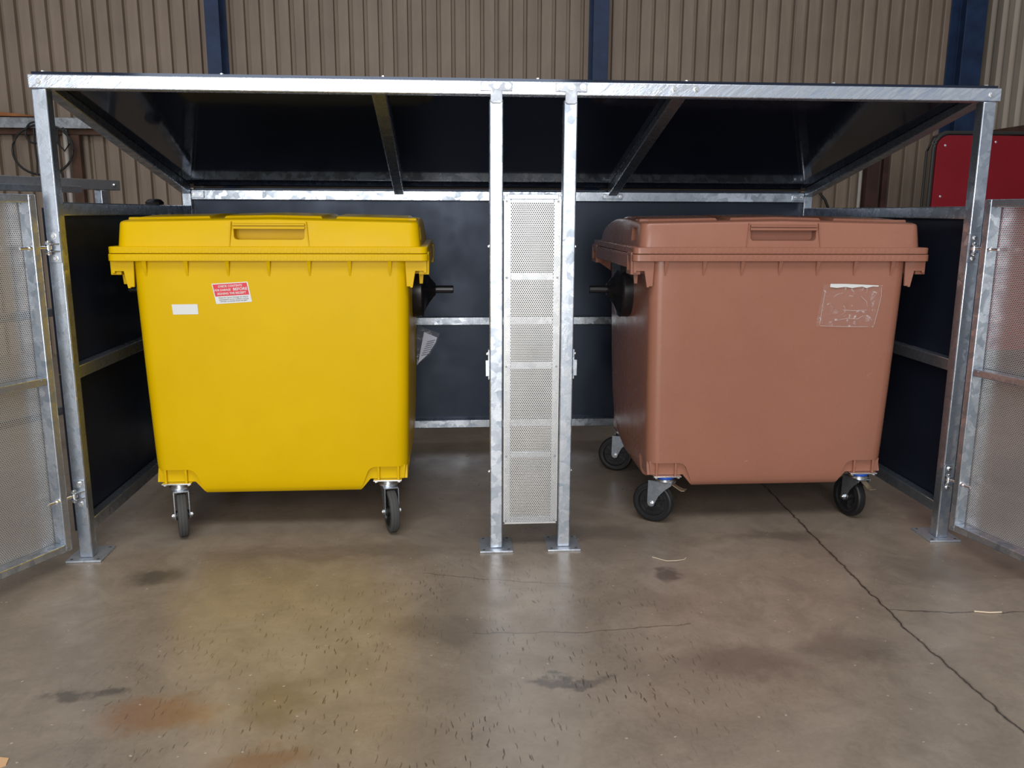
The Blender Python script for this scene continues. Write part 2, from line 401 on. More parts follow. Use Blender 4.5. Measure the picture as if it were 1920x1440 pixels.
    tag(MB().tube([(-4.15, 5.26, 2.26), (-4.14, 5.26, 2.1), (-4.09, 5.26, 1.96), (-4.02, 5.26, 1.87), (-3.98, 5.27, 1.83), (-3.97, 5.27, 1.6), (-3.97, 5.27, 1.3)], .010).build('cable', CABLE, None, None, 40), 'black cable curving down behind the left front post', 'cable', 'black cables on the left wall')
    tag(MB().tube([(-3.99, 5.28, 2.26), (-4.0, 5.28, 2.12), (-3.94, 5.27, 2.05), (-3.885, 5.27, 2.12), (-3.90, 5.27, 2.22), (-3.94, 5.28, 2.27)], .009).build('cable', CABLE, None, None, 40), 'black cable looped around the cream conduit pipe', 'cable', 'black cables on the left wall')
    # things by the right of the back wall
    tag(MB().box(4.21, 4.335, 5.30, 5.40, 0, 2.36).build('steel_post', RUST, None, .004), 'wide rust brown steel post on the back wall at right', 'post')
    tag(MB().box(4.40, 4.455, 5.34, 5.40, 0, 2.40).build('steel_post', RUST, None, .004), 'narrow rust brown post right of the wide rusty post', 'post')
    tag(MB().tube([(4.165, 5.36, 0), (4.165, 5.36, 2.1)], .018, 8).build('conduit_pipe', CREAM, None, None, 40), 'pale pipe left of the wide rusty post', 'pipe')
    tag(MB().tube([(3.60, 5.40, 1.82), (3.70, 5.38, 1.74), (3.80, 5.36, 1.62), (3.88, 5.36, 1.45), (3.9, 5.36, 0)], .014, 8).build('cable', CABLE, None, None, 40), 'dark cable curving down behind the right rear corner', 'cable')
    # red sheet-metal screen
    rp = empty('red_screen', (4.4, 3.22, 0))
    tag(rp, 'red painted sheet metal screen with black rubber edging behind the right post', 'screen')
    def rr(x0, x1, z0, z1, r, n=8):
        pts = []
        for cx, cz, a in ((x1-r, z1-r, 0), (x0+r, z1-r, 90), (x0+r, z0+r, 180), (x1-r, z0+r, 270)):
            pts += [(cx+r*math.cos(R(a+90*k/n)), cz+r*math.sin(R(a+90*k/n))) for k in range(n+1)]
        return pts
    MB().prism(rr(3.735, 5.2, .35, 2.10, .10), 'y', 3.20, 3.24).build('red_sheet', RED, rp, .004)
    e = [(x, 3.215, z) for x, z in rr(3.715, 5.22, .33, 2.12, .12)]; e.append(e[0])
    MB().tube(e, .016, 8).build('rubber_edging', EDGE, rp, None, 40)
    MB().tube([(3.69, 3.27, .2), (3.69, 3.27, 1.98), (3.74, 3.27, 2.09), (3.83, 3.27, 2.13), (5.2, 3.27, 2.13)], .011, 8).build('edge_cable', EDGE, rp, None, 40)
    for x in (3.95, 5.0): MB().box(x-.025, x+.025, 3.24, 3.29, 0, 1.8).build('leg', RUST, rp, .003)
    for x in (3.95, 5.0): MB().box(x-.03, x+.03, 3.05, 3.45, 0, .03).build('foot', RUST, rp, .003)
    for x, z in ((3.80, 1.62), (3.80, 2.02), (4.22, 2.05)): place(HEXBOLT, 'screw', rp, (x, 3.20, z), (R(90), 0, 0), (.7, .7, .7))
hall()

# ------------------------------------------------------------------ perforated sheet (real holes)
def perforated(w, h, pitch, r, name, mat):
    rowh = pitch*math.sqrt(3)/2; nx = int(w/pitch); nz = int(h/rowh)
    ii, jj = np.meshgrid(np.arange(nx), np.arange(nz)); ii = ii.ravel(); jj = jj.ravel()
    cx = (ii + .5*(jj % 2) + .25)*pitch + (w-(nx)*pitch)/2
    cz = (jj+.5)*rowh + (h-nz*rowh)/2
    ang = np.radians(30+60*np.arange(6)); R0 = pitch/math.sqrt(3)
    N = len(cx); co = np.zeros((N, 12, 3), np.float32)
    co[:, :6, 0] = cx[:, None]+R0*np.cos(ang); co[:, :6, 2] = cz[:, None]+R0*np.sin(ang)
    co[:, 6:, 0] = cx[:, None]+r*np.cos(ang); co[:, 6:, 2] = cz[:, None]+r*np.sin(ang)
    q = np.array([[k, (k+1) % 6, 6+(k+1) % 6, 6+k] for k in range(6)], np.int32)
    fi = (q[None]+12*np.arange(N, dtype=np.int32)[:, None, None]).reshape(-1)
    me = bpy.data.meshes.new(name); me.vertices.add(N*12); me.vertices.foreach_set('co', co.ravel())
    me.loops.add(len(fi)); me.loops.foreach_set('vertex_index', fi)
    nf = N*6; me.polygons.add(nf); me.polygons.foreach_set('loop_start', np.arange(nf, dtype=np.int32)*4)
    me.update(calc_edges=True); me.materials.append(mat)
    return me

# ------------------------------------------------------------------ bin shelter
XA, XB, XC, XD, DP, H = -1.7516, .0213, .3233, 2.0884, 1.779, .028
ZT, ZBT = 1.941, 1.994
def zr(y): return ZBT + .002 - (ZBT-1.628)*((y+.03)/(DP+.03))     # roof underside
def shelter():
    S = empty('bin_shelter', ((XA+XD)/2, DP/2, 0))
    tag(S, 'galvanized steel double bin shelter with black panels, sloping roof and open perforated doors', 'bin shelter')
    HOLE = MB().lathe([(.0065, 0), (.0065, .0012)], 12).mesh('bolt_hole', MORTAR)
    def post(x, y, z1, plate=True):
        o = MB().box(x-H, x+H, y-H, y+H, .009 if plate else .03, z1).build('post', GALV, S, .005)
        if plate:
            b = MB().box(x-.074, x+.074, y-.062, y+.108, 0, .009).build('base_plate', GALV_P, o, .002)
            for dx in (-.055, .055):
                for dy in (-.042, .09): place(HOLE, 'bolt_hole', o, (x+dx, y+dy, .0082))
        return o
    pA = post(XA, 0, ZT); pB = post(XB, 0, 1.925); pC = post(XC, 0, 1.925); pD = post(XD, 0, ZT)
    post(XA, DP, 1.61); post(XD, DP, 1.61)
    # front beam
    fb = MB().box(-1.788, 2.132, -.030, .030, ZT, ZBT).build('front_beam', GALV_S, S, .004)
    for x in (-1.745, 2.09): place(HEXBOLT, 'bolt', fb, (x, -.030, 1.967), (R(90), 0, 0), (1, 1, .8))
    for x in (-.475, -.40, .745, .835): place(HEXBOLT, 'bolt', fb, (x, -.030, 1.972), (R(90), 0, 0))
    # T brackets of the two middle posts
    for x in (XB, XC):
        t = MB().prism([(x-.064, 1.955), (x-.024, 1.955), (x-.024, 1.915), (x-.016, 1.908), (x+.016, 1.908), (x+.024, 1.915), (x+.024, 1.955), (x+.064, 1.955), (x+.064, 1.990), (x-.064, 1.990)], 'y', -.037, -.030).build('post_bracket', GALV_P, S, .0015)
        for dx in (-.046, 0, .046): place(HEXBOLT, 'bolt', t, (x+dx, -.037, 1.974), (R(90), .3, 0))
    # rear rails
    def rail(name, x0, x1, y0, y1, z0, z1, mat=GALV): return MB().box(x0, x1, y0, y1, z0, z1).build(name, mat, S, .004)
    rt = rail('rear_top_rail', XA+H, XD-H, DP-.028, DP+.028, 1.546, 1.606)
    rail('rear_middle_rail', XA+H, XD-H, DP-.022, DP+.022, .776, .828)
    rail('rear_bottom_rail', XA+H, XD-H, DP-.022, DP+.022, .105, .158)
    for k, x in enumerate((XA, XD)):
        s = 1 if k == 0 else -1
        b = MB().box(min(x+s*.03, x+s*.105), max(x+s*.03, x+s*.105), DP-.036, DP-.029, 1.556, 1.598).build('corner_bracket', GALV, S, .002)
        for d in (.045, .085): place(HEXBOLT, 'bolt', b, (x+s*d, DP-.036, 1.577), (R(90), 0, 0), (.7, .7, .8))
    # black rear panels behind the rails
    xs = [XA+H, (XA+XD)/2, XD-H]
    for a, b in zip(xs, xs[1:]):
        for z0, z1 in ((.13, .800), (.803, 1.617)):
            MB().box(a+.001, b-.001, DP+.023, DP+.035, z0, z1).build('rear_panel', PANEL, S, .001)
    # sides
    for k, x in enumerate((XA, XD)):
        for nm, z0, z1 in (('side_top_rail', 1.458, 1.512), ('side_middle_rail', .787, .841), ('side_bottom_rail', .117, .171)):
            MB().box(x-.024, x+.024, H, DP-H, z0, z1).build(nm, GALV, S, .004)
        xo = x-.0385 if k == 0 else x+.0285
        for z0, z1 in ((.13, .812), (.815, 1.49)):
            MB().box(xo, xo+.010, -.02, DP+.02, z0, z1).build('side_panel', PANEL, S, .001)
    # rafters and roof
    def rafter(x0, x1, w, nm='rafter', mat=GALV, drop=.055):
        ya, yb = .03, DP-.028
        o = MB().hexa([(x0-w/2, ya, zr(ya)-.040), (x0+w/2, ya, zr(ya)-.040), (x1+w/2, yb, zr(yb)-drop), (x1-w/2, yb, zr(yb)-drop),
                   (x0-w/2, ya, zr(ya)-.001), (x0+w/2, ya, zr(ya)-.001), (x1+w/2, yb, zr(yb)-.001), (x1-w/2, yb, zr(yb)-.001)]).build(nm, mat, S, .004)
        return o
    rafter(XA, XA, .056, 'side_rafter'); rafter(XD, XD, .056, 'side_rafter')
    for x0, x1 in ((-.452, -.482), (.782, .836)):
        r = rafter(x0, x1, .058)
        b = MB().box(x1-.062, x1+.062, DP-.037, DP-.0285, 1.562, 1.592).build('rafter_bracket', GALV, r, .002)
        for d in (-.048, .048): place(HEXBOLT, 'bolt', r, (x1+d, DP-.037, 1.577), (R(90), 0, 0), (.7, .7, .8))
    xs = [-1.775, -.47, .80, 2.12]
    for a, b in zip(xs, xs[1:]):
        y0, y1 = -.022, DP+.06
        MB().hexa([(a, y0, zr(y0)), (b-.001, y0, zr(y0)), (b-.001, y1, zr(y1)), (a, y1, zr(y1)),
                   (a, y0, zr(y0)+.010), (b-.001, y0, zr(y0)+.010), (b-.001, y1, zr(y1)+.010), (a, y1, zr(y1)+.010)]).build('roof_panel', ROOF, S)
    for x in (-1.74, -1.06, -.43, .19, .80, 1.42, 2.08):
        place(HEXBOLT, 'roof_bolt', S, (x, .0, zr(0)+.010), (0, 0, 0), (.8, .8, 1.2))
    # middle infill of perforated sheet
    x0, x1, z0, z1 = .0535, .2925, .120, 1.546
    inf = MB().box(x0, x0+.030, -.014, .014, z0, z1).box(x1-.030, x1, -.014, .014, z0, z1)
    for z in (z0, .42, .82, 1.2, z1-.03): inf.box(x0+.03, x1-.03, -.012, .012, z, z+.03)
    inf = inf.build('infill_frame', GALV, S, .002)
    me = perforated(x1-x0-.006, z1-z0-.02, .0086, .0030, 'perforated_sheet', PERF)
    place(me, 'perforated_sheet', inf, (x0+.003, -.0165, z0+.004))
    MB().box(x0+.012, x1-.012, -.021, .012, z1-.014, z1+.006).build('top_lip', GALV, inf, .002)
    MB().box(x0, x0+.005, -.018, -.0145, z0, z1-.014).box(x1-.005, x1, -.018, -.0145, z0, z1-.014).box(x0, x1, -.018, -.0145, z0-.002, z0+.006).build('sheet_edge', PERF, inf)
    sc = MB().lathe([(.0045, 0), (.0045, .002), (.003, .003)], 8).mesh('screw', GALV_D)
    for z in (z0+.012, .43, .83, 1.21, z1-.022):
        for x in (x0+.012, x1-.012): place(sc, 'screw', inf, (x, -.0165, z), (R(90), 0, 0))
    # keeps and stop bolts of the doors on the middle posts
    for x, s in ((XB-H, -1), (XC+H, 1)):
        k = MB().box(min(x, x+s*.007), max(x, x+s*.007), -.022, .02, .775, .905).box(min(x, x+s*.018), max(x, x+s*.018), -.026, -.018, .79, .86).build('latch_keep', GALV, S, .002)
        for z in (.80, .885): place(HEXBOLT, 'bolt', k, (x+s*.007, 0, z), (0, s*R(90), 0), (.8, .8, .8))
        for z in (.36, 1.34): place(HEXBOLT, 'bolt', S, (x, 0, z), (0, s*R(90), 0), (.7, .7, .8))
    # doors
    W, Z0, Z1, T, DN = 1.66, .080, 1.540, .032, .060
    sheet = perforated(W-.02, Z1-Z0-.02, .0086, .0030, 'perforated_sheet', PERF)
    for side in (-1, 1):
        hx, hy, a = (-1.822, -.080, math.atan2(-.90, -.435)) if side < 0 else (2.128, -.085, math.atan2(-.973, .232))
        M = Matrix.Translation((hx, hy, 0)) @ Matrix.Rotation(a, 4, 'Z')      # local x along the leaf
        q = 1 if side < 0 else -1                                             # inside of the leaf is at +y for the left one
        def lb(x0, x1, d0, d1, z0, z1):
            y0, y1 = sorted((q*d0, q*d1)); return MB().box(x0, x1, y0, y1, z0, z1).xform(M)
        door = lb(0, T, 0, DN, Z0, Z1).build('door', GALV, S, .004)
        door['label'] = 'open perforated steel door hinged on the %s outer post' % ('left' if side < 0 else 'right')
        lb(W-T, W, 0, DN, Z0, Z1).build('stile', GALV, door, .004)
        lb(T, W-T, 0, DN, Z1-T, Z1).build('top_rail', GALV, door, .004)
        lb(T, W-T, 0, DN, Z0, Z0+T).build('bottom_rail', GALV, door, .004)
        lb(T, W-T, .012, DN-.004, .792, .792+T).build('middle_rail', GALV, door, .004)
        lb(T, T+.004, DN-.002, DN+.008, .77, .85)
        sh = place(sheet, 'perforated_sheet', door, (0, 0, 0)); sh.parent = None
        sh.matrix_parent_inverse = Matrix(); sh.location = M @ Vector((.01, q*-.002, Z0+.01)); sh.rotation_euler = (0, 0, a); adopt(sh, door)
        for z in (.815, Z0+.016, Z1-.016):
            place(sc, 'rivet', door, M @ Vector((T+.025 if z == .815 else T-.008, q*(DN-.003 if z == .815 else DN), z)), (R(90), 0, a + (PI if q > 0 else 0)), (1.3, 1.3, 1))
        for z in (.300, 1.335):
            # eye bolt through the stile and its nut inside the leaf
            p0 = M @ Vector((-.045, q*DN*.75, z)); p1 = M @ Vector((T+.048, q*DN*.75, z))
            eb = MB().tube([p0, p1], .0065, 10)
            eb = eb.build('eye_bolt', ZINC, door, None, 40)
            nm = MB().lathe([(.0125, 0), (.0125, .011)], 6, 'x').xform(M @ Matrix.Translation((T, q*DN*.75, z))).build('nut', ZINC, eb)
            # bracket on the post
            px = XA if side < 0 else XD
            bx = px - .004*side
            br = MB().box(bx-.022, bx+.022, -.034, -H, z-.062, z+.062)
            tip = p0
            for dz in (-.016, .013):
                br.prism([(bx-.020, -.034), (bx+.020, -.034), (tip.x+.014, tip.y-.012), (tip.x-.014, tip.y-.010)], 'z', z+dz-.0025, z+dz+.0025)
            br = br.build('hinge_bracket', GALV, S, .001)
            for dz in (-.044, .044): place(HEXBOLT, 'bolt', br, (bx, -.034, z+dz), (R(90), .2, 0), (.95, .95, 1))
            MB().lathe([(.0065, -.030), (.0065, .026)], 10, 'z', (tip.x, tip.y+.002, z)).lathe([(.011, .0155), (.011, .023)], 6, 'z', (tip.x, tip.y+.002, z)).lathe([(.011, -.027), (.011, -.020)], 6, 'z', (tip.x, tip.y+.002, z)).lathe([(.013, -.008), (.013, .006)], 12, 'z', (tip.x, tip.y+.002, z)).build('hinge_pin', ZINC, br, None, 40)
    return S
SH = shelter()

# ------------------------------------------------------------------ waste bins
def rrect(hw, y0, y1, rf, rb, nx=10, ny=8, nc=6):
    pts = []
    def line(a, b, n): return [(a[0]+(b[0]-a[0])*k/n, a[1]+(b[1]-a[1])*k/n) for k in range(1, n)]
    def arc(cx, cy, r, a0): return [(cx+r*math.cos(R(a0+90*k/nc)), cy+r*math.sin(R(a0+90*k/nc))) for k in range(nc+1)]
    A = arc(hw-rf, y0+rf, rf, -90); B = arc(hw-rb, y1-rb, rb, 0); D = arc(-hw+rb, y1-rb, rb, 90); E_ = arc(-hw+rf, y0+rf, rf, 180)
    pts = A + line(A[-1], B[0], ny) + B + line(B[-1], D[0], nx) + D + line(D[-1], E_[0], ny) + E_ + line(E_[-1], A[0], nx)
    return pts
def loft(rings, capz=True):
    m = MB(); n = len(rings[0]); vs = [p for r in rings for p in r]
    fs = [(j*n+k, j*n+(k+1) % n, (j+1)*n+(k+1) % n, (j+1)*n+k) for j in range(len(rings)-1) for k in range(n)]
    fs += [tuple(range(n))[::-1], tuple(range((len(rings)-1)*n, len(rings)*n))]
    return m.add(vs, fs)

def lid_h(x, y):
    h = 1.432 + .020*math.sin(PI*min(1, max(0, y/1.0))) + .013*max(0, 1-abs(x)/.66)
    if y > .6: h -= .047*((y-.6)/.45)**2
    return h

# shared caster meshes, swivel axis at the origin, trail along +x
FORK = MB()
leg = [(-.045, .213), (.072, .213), (.074, .1), (.068, .086), (.055, .081), (.042, .086), (.037, .1), (.018, .140), (-.012, .175), (-.042, .200)]
for y in (-.034, .030): FORK.prism(leg, 'y', y, y+.004)
FORK.box(-.045, .060, -.034, .034, .209, .214)
FORK_ME = FORK.mesh('fork', GALV)
SW_S = MB().lathe([(.044, .214), (.047, .218), (.047, .224), (.040, .229), (.034, .234), (.034, .242)], 28).mesh('swivel_head', ZINC, 30)
SW_B = MB().lathe([(.036, .229), (.042, .231), (.042, .241), (.036, .242)], 28).mesh('swivel_ring', BLUE, 30)
def tyre_mesh(mat):
    return MB().ring([(.076, -.019), (.090, -.0215), (.096, -.020), (.0995, -.015), (.100, -.009), (.0985, -.008), (.0985, -.006), (.100, -.005), (.100, .005), (.0985, .006), (.0985, .008), (.100, .009), (.0995, .015), (.096, .020), (.090, .0215), (.076, .019)], 44, 'y', (.055, 0, .1)).mesh('tyre', mat, 50)
TYRE, TYRE_W = tyre_mesh(RUBBER), tyre_mesh(RUBBER_W)
hub = MB().ring([(.0765, -.021), (.0765, .021), (.070, .021), (.067, .014), (.067, -.014), (.070, -.021)], 40, 'y', (.055, 0, .1))
hub.lathe([(.067, -.004), (.067, .004)], 40, 'y', (.055, 0, .1))
hub.ring([(.047, -.012), (.047, .012), (.044, .012), (.044, -.012)], 36, 'y', (.055, 0, .1))
hub.lathe([(.020, -.029), (.023, -.024), (.023, .024), (.020, .029)], 20, 'y', (.055, 0, .1))
for k in range(8):
    a = 2*PI*k/8+.2
    b = MB().box(.02, .068, -.013, .013, -.0018, .0018).xform(Matrix.Translation((.055, 0, .1)) @ Matrix.Rotation(a, 4, 'Y'))
    hub.add(b.v, b.f)
HUB_ME = hub.mesh('wheel_hub', HUB, 30)
AXLE = MB().lathe([(.006, -.046), (.006, .046)], 10, 'y', (.055, 0, .1)).lathe([(.0115, -.0435), (.0115, -.034)], 6, 'y', (.055, 0, .1)).lathe([(.0115, .034), (.0115, .0435)], 6, 'y', (.055, 0, .1)).mesh('axle_bolt', ZINC)
PEDAL = MB().hexa([(-.105, -.018, .181), (-.088, -.018, .178), (-.088, .018, .178), (-.105, .018, .181), (-.105, -.018, .185), (-.088, -.018, .182), (-.088, .018, .182), (-.105, .018, .185)])
PEDAL.hexa([(-.088, -.018, .178), (-.07, -.016, .185), (-.07, .016, .185), (-.088, .018, .178), (-.088, -.018, .182), (-.07, -.016, .189), (-.07, .016, .189), (-.088, .018, .182)])
PEDAL.hexa([(-.07, -.014, .185), (-.03, -.014, .205), (-.03, .014, .205), (-.07, .014, .185), (-.07, -.014, .189), (-.03, -.014, .209), (-.03, .014, .209), (-.07, .014, .189)])
PEDAL_ME = PEDAL.mesh('brake_pedal', BRASS)

def waste_bin(cx, cy, mat, label, casters, kind):
    B = empty('waste_bin', (cx, cy+.55, 0))
    tag(B, label, 'bin', 'four-wheeled waste containers')
    M = Matrix.Translation((cx, cy, 0))
    def L(mb, name, m=mat, parent=B, bevel=None, smooth=None): return mb.xform(M).build(name, m, parent, bevel, smooth)
    # ---- body
    lev = [(1.270, .600, .024, 1.075, .055), (1.10, .597, .028, 1.07, .055), (.70, .588, .037, 1.055, .056), (.48, .582, .042, 1.03, .057), (.40, .580, .044, .995, .058),
           (.34, .578, .046, .950, .058), (.29, .575, .048, .895, .058), (.25, .571, .051, .82, .058), (.222, .565, .055, .74, .058), (.204, .556, .062, .64, .058), (.194, .540, .075, .56, .05)]
    body = L(loft([[(x, y, z) for x, y in rrect(hw, y0, y1, r, .09)] for z, hw, y0, y1, r in lev]), 'body')
    cut = []
    for s in (-1, 1):
        prof = [(s*.8, .312), (s*.425, .312), (s*.405, .306), (s*.392, .292), (s*.362, .215), (s*.345, .15), (s*.8, .15)]
        c = MB().prism(prof, 'y', -.2, .235).xform(M).build('cut', mat); cut.append(c)
    boolean_cut(body, cut)
    for s in (-1, 1):
        prof = [(s*.566, .316), (s*.40, .316), (s*.350, .202), (s*.362, .202), (s*.402, .250), (s*.560, .250)]
        mnt = L(MB().prism(prof, 'y', .064, .236), 'caster_mount', mat, B, .002)
        for x in (.44, .532):
            L(MB().box(s*x-.005, s*x+.005, .050, .066, .249, .316), 'mount_rib', mat, mnt, .0015)
        L(MB().prism([(.066, .250), (.19, .250), (.15, .345), (.10, .345)], 'x', s*.558, s*.574), 'mount_gusset', mat, mnt, .002)
        L(MB().box(min(s*.39, s*.56), max(s*.39, s*.56), .80, 1.0, .250, .46), 'rear_caster_mount', mat, B, .004)
    # ---- rim
    rim = L(loft([[(x, y, z) for x, y in rrect(hw, y0, y1, .03, .04)] for z, hw, y0, y1 in ((1.266, .684, .003, 1.125), (1.268, .688, -.001, 1.13), (1.295, .688, -.001, 1.13), (1.297, .686, .001, 1.128))]), 'rim', mat, B, None, 30)
    rb = MB()
    for k in range(44):
        x = -.60+k*1.20/43
        for z in (1.272, 1.303): rb.box(x-.0095, x+.0095, -.0016 if z < 1.3 else .0003, .004, z, z+.019)
    L(rb, 'rim_knurling', mat, rim, .0012)
    for k in range(7):
        x = -.535+k*.1755
        g = MB().add([(x-.009, .004, 1.268), (x+.009, .004, 1.268), (x+.003, .028, 1.192), (x-.003, .028, 1.192), (x-.009, .032, 1.268), (x+.009, .032, 1.268)],
                     [(0, 1, 2, 3), (0, 3, 4), (1, 5, 2), (4, 3, 2, 5), (0, 4, 5, 1)])
        L(g, 'rim_gusset', mat, rim)
    # ---- hanging corner brackets and side pockets
    for s in (-1, 1):
        br = [(s*.680, 1.268), (s*.680, 1.213), (s*.668, 1.213), (s*.666, 1.222), (s*.630, 1.222), (s*.617, 1.148), (s*.607, 1.148), (s*.606, 1.153), (s*.590, 1.153), (s*.585, 1.268)]
        L(MB().prism(br, 'y', .026, .038), 'corner_bracket', mat, rim, .0015)
        L(MB().prism([(s*.670, 1.268), (s*.660, 1.160), (s*.645, 1.160), (s*.643, 1.205), (s*.60, 1.205), (s*.60, 1.268)], 'y', .098, .108), 'corner_bracket', mat, rim, .0015)
        L(MB().prism([(s*.675, 1.268), (s*.675, 1.21), (s*.60, 1.16), (s*.60, 1.268)], 'y', 1.00, 1.012), 'corner_bracket', mat, rim, .0015)
        x0, x1 = sorted((s*.672, s*.689))
        L(MB().box(x0, x1, .134, .985, 1.232, 1.292), 'side_skirt', mat, rim, .003)
        for ya, yb in ((.042, .135), (.984, 1.122)):
            fx0, fx1 = sorted((s*.645, s*.6905)); f = MB()
            f.box(fx0, fx1, ya, ya+.016, 1.205, 1.305).box(fx0, fx1, yb-.016, yb, 1.205, 1.305).box(fx0, fx1, ya+.016, yb-.016, 1.205, 1.222).box(fx0, fx1, ya+.016, yb-.016, 1.290, 1.305)
            L(f, 'lifting_pocket', mat, rim, .002)
    # ---- lid
    rings = [[(x, y, z) for x, y in rrect(hw, y0, y1, .03, .04)] for z, hw, y0, y1 in ((1.299, .682, .004, 1.122), (1.301, .685, .001, 1.126), (1.325, .685, .001, 1.126), (1.328, .682, .004, 1.122))]
    rings.append([(x, y, 1.329) for x, y in rrect(.653, .020, 1.09, .045, .06)])
    base = rrect(.644, .034, 1.06, .045, .06)
    rings.append([(x, y, lid_h(x, y)-.012) for x, y in rrect(.645, .032, 1.062, .045, .06)])
    rings.append([(x, y, lid_h(x, y)-.004) for x, y in rrect(.641, .036, 1.057, .045, .06)])
    rings.append([(x, y, lid_h(x, y)) for x, y in rrect(.632, .046, 1.046, .045, .06)])
    ref = rrect(.632, .046, 1.046, .045, .06)
    for q in (.85, .7, .5, .3, .12): rings.append([(x*q, .546+(y-.546)*q, lid_h(x*q, .546+(y-.546)*q)) for x, y in ref])
    lid = L(loft(rings), 'lid')
    hz0, hz1, hx0, hx1 = 1.358, 1.428, -.152, .152
    prof = [(hx0, hz1), (hx0, hz0+.014), (hx0+.004, hz0+.004), (hx0+.014, hz0), (hx1-.014, hz0), (hx1-.004, hz0+.004), (hx1, hz0+.014), (hx1, hz1)]
    cut = [MB().prism(prof, 'y', -.1, .075).xform(M).build('cut', mat)]
    for s in (-1, 1):
        a, b = sorted((s*.612, s*.75)); cut.append(MB().box(a, b, .135, .235, 1.352, 1.412).xform(M).build('cut', mat))
    boolean_cut(lid, cut)
    bar = MB().box(hx0-.002, hx1+.002, .018, .060, 1.419, 1.427).box(hx0-.002, hx1+.002, .020, .030, 1.404, 1.413).box(hx0-.002, hx1+.002, .030, .055, 1.406, 1.423)
    L(bar, 'handle', mat, lid, .0015)
    fr = MB().prism([(hx0-.024, 1.330), (hx0-.012, 1.330), (hx0-.004, 1.441), (hx0-.008, 1.441)], 'y', .0165, .05)
    L(MB().prism([(hx0-.020, 1.331), (hx0-.017, 1.331), (hx0-.006, 1.436), (hx0-.010, 1.436)], 'y', .0165, .05), 'handle_edge', mat, lid, .001)
    L(MB().prism([(hx1+.020, 1.331), (hx1+.017, 1.331), (hx1+.006, 1.436), (hx1+.010, 1.436)], 'y', .0165, .05), 'handle_edge', mat, lid, .001)
    # raised fields on the lid top
    for xa, xb in ((-.60, -.27), (-.22, .22), (.27, .60)):
        g = MB(); nx, ny = 6, 8; vs = []
        for dz in (.009, -.006):
            for j in range(ny+1):
                for i in range(nx+1):
                    x = xa+(xb-xa)*i/nx; y = .13+.72*j/ny
                    if dz > 0: x = xa+.012+(xb-xa-.024)*i/nx; y = .142+.696*j/ny
                    vs.append((x, y, lid_h(x, y)+dz))
        w = nx+1; fs = [(j*w+i, j*w+i+1, (j+1)*w+i+1, (j+1)*w+i) for j in range(ny) for i in range(nx)]
        k = w*(ny+1); edge = [i for i in range(w)] + [j*w+nx for j in range(1, ny+1)] + [ny*w+i for i in range(nx-1, -1, -1)] + [j*w for j in range(ny-1, 0, -1)]
        fs += [(a, b, b+k, a+k) for a, b in zip(edge, edge[1:]+edge[:1])]
        L(g.add(vs, fs), 'lid_panel', mat, lid, None, 35)
    for s in (-1, 1):
        a, b = sorted((s*.56, s*.635)); L(MB().box(a, b, .145, .225, 1.405, 1.452), 'lid_lug', mat, lid, .006)
    # ---- trunnions
    for s in (-1, 1):
        def mod(a, t): return 1-.30*(math.sin(2*a)**2)*min(1, max(0, (t-.064)/.03))*(1 if t < .118 else 0)
        pr = [(.138, 0), (.140, .010), (.140, .052), (.134, .060), (.122, .064), (.098, .074), (.070, .088), (.048, .104), (.034, .116), (.030, .121), (.0195, .122), (.0195, .208), (.017, .211)]
        t = MB().lathe(pr, 48, 'x', (0, 0, 0), True, mod)
        t.xform(Matrix.Translation((s*.588, .53, 1.096)) @ Matrix.Scale(s, 4, (1, 0, 0)))
        tr = L(t, 'trunnion', BLACKP, B, None, 35)
        w = MB().hexa([(s*.60, .40, 1.16), (s*.60, .66, 1.16), (s*.652, .60, 1.16), (s*.652, .46, 1.16), (s*.60, .36, 1.262), (s*.60, .70, 1.262), (s*.670, .69, 1.262), (s*.670, .37, 1.262)])
        L(w, 'trunnion_web', BLACKP, tr, .003)
    # ---- casters
    for x, y, ang, brake in casters:
        wx, wy = cx+x, cy+y
        c = MB().box(-.066, .066, -.052, .052, .2435, .2495)
        for dx in (-.054, .054):
            for dy in (-.04, .04): c.lathe([(.009, .2365), (.009, .2435)], 6, 'z', (dx, dy, 0))
        ca = c.xform(Matrix.Translation((wx, wy, 0))).build('caster', ZINC, B, .001)
        for me, nm in ((FORK_ME, 'fork'), (SW_S, 'swivel_head'), (TYRE_W if kind == 'yellow' else TYRE, 'tyre'), (HUB_ME, 'wheel_hub'), (AXLE, 'axle_bolt')) + (((SW_B, 'swivel_ring'),) if kind == 'brown' else ()) + (((PEDAL_ME, 'brake_pedal'),) if brake else ()):
            place(me, nm, ca, (wx, wy, 0), (0, 0, ang))
    return B, body, M

def ang(u, v): return math.atan2(v, u)
BY, bodyY, MY = waste_bin(-.956, .20, YELLOW, 'yellow plastic four-wheeled waste bin standing in the left bay', 
    [(-.482, .088, ang(.33, -.94), False), (.482, .088, ang(.27, -.96), False), (-.475, .90, ang(.2, .98), False), (.475, .90, ang(-.5, .9), False)], 'yellow')
BB, bodyB, MBr = waste_bin(1.332, .18, BROWN, 'brown plastic four-wheeled waste bin standing in the right bay',
    [(-.480, .088, ang(-.83, .56), True), (.484, .088, ang(-.22, .975), True), (-.500, .93, ang(-.92, .39), False), (.475, .90, ang(.5, .9), False)], 'brown')
BB.name = 'waste_bin.001'

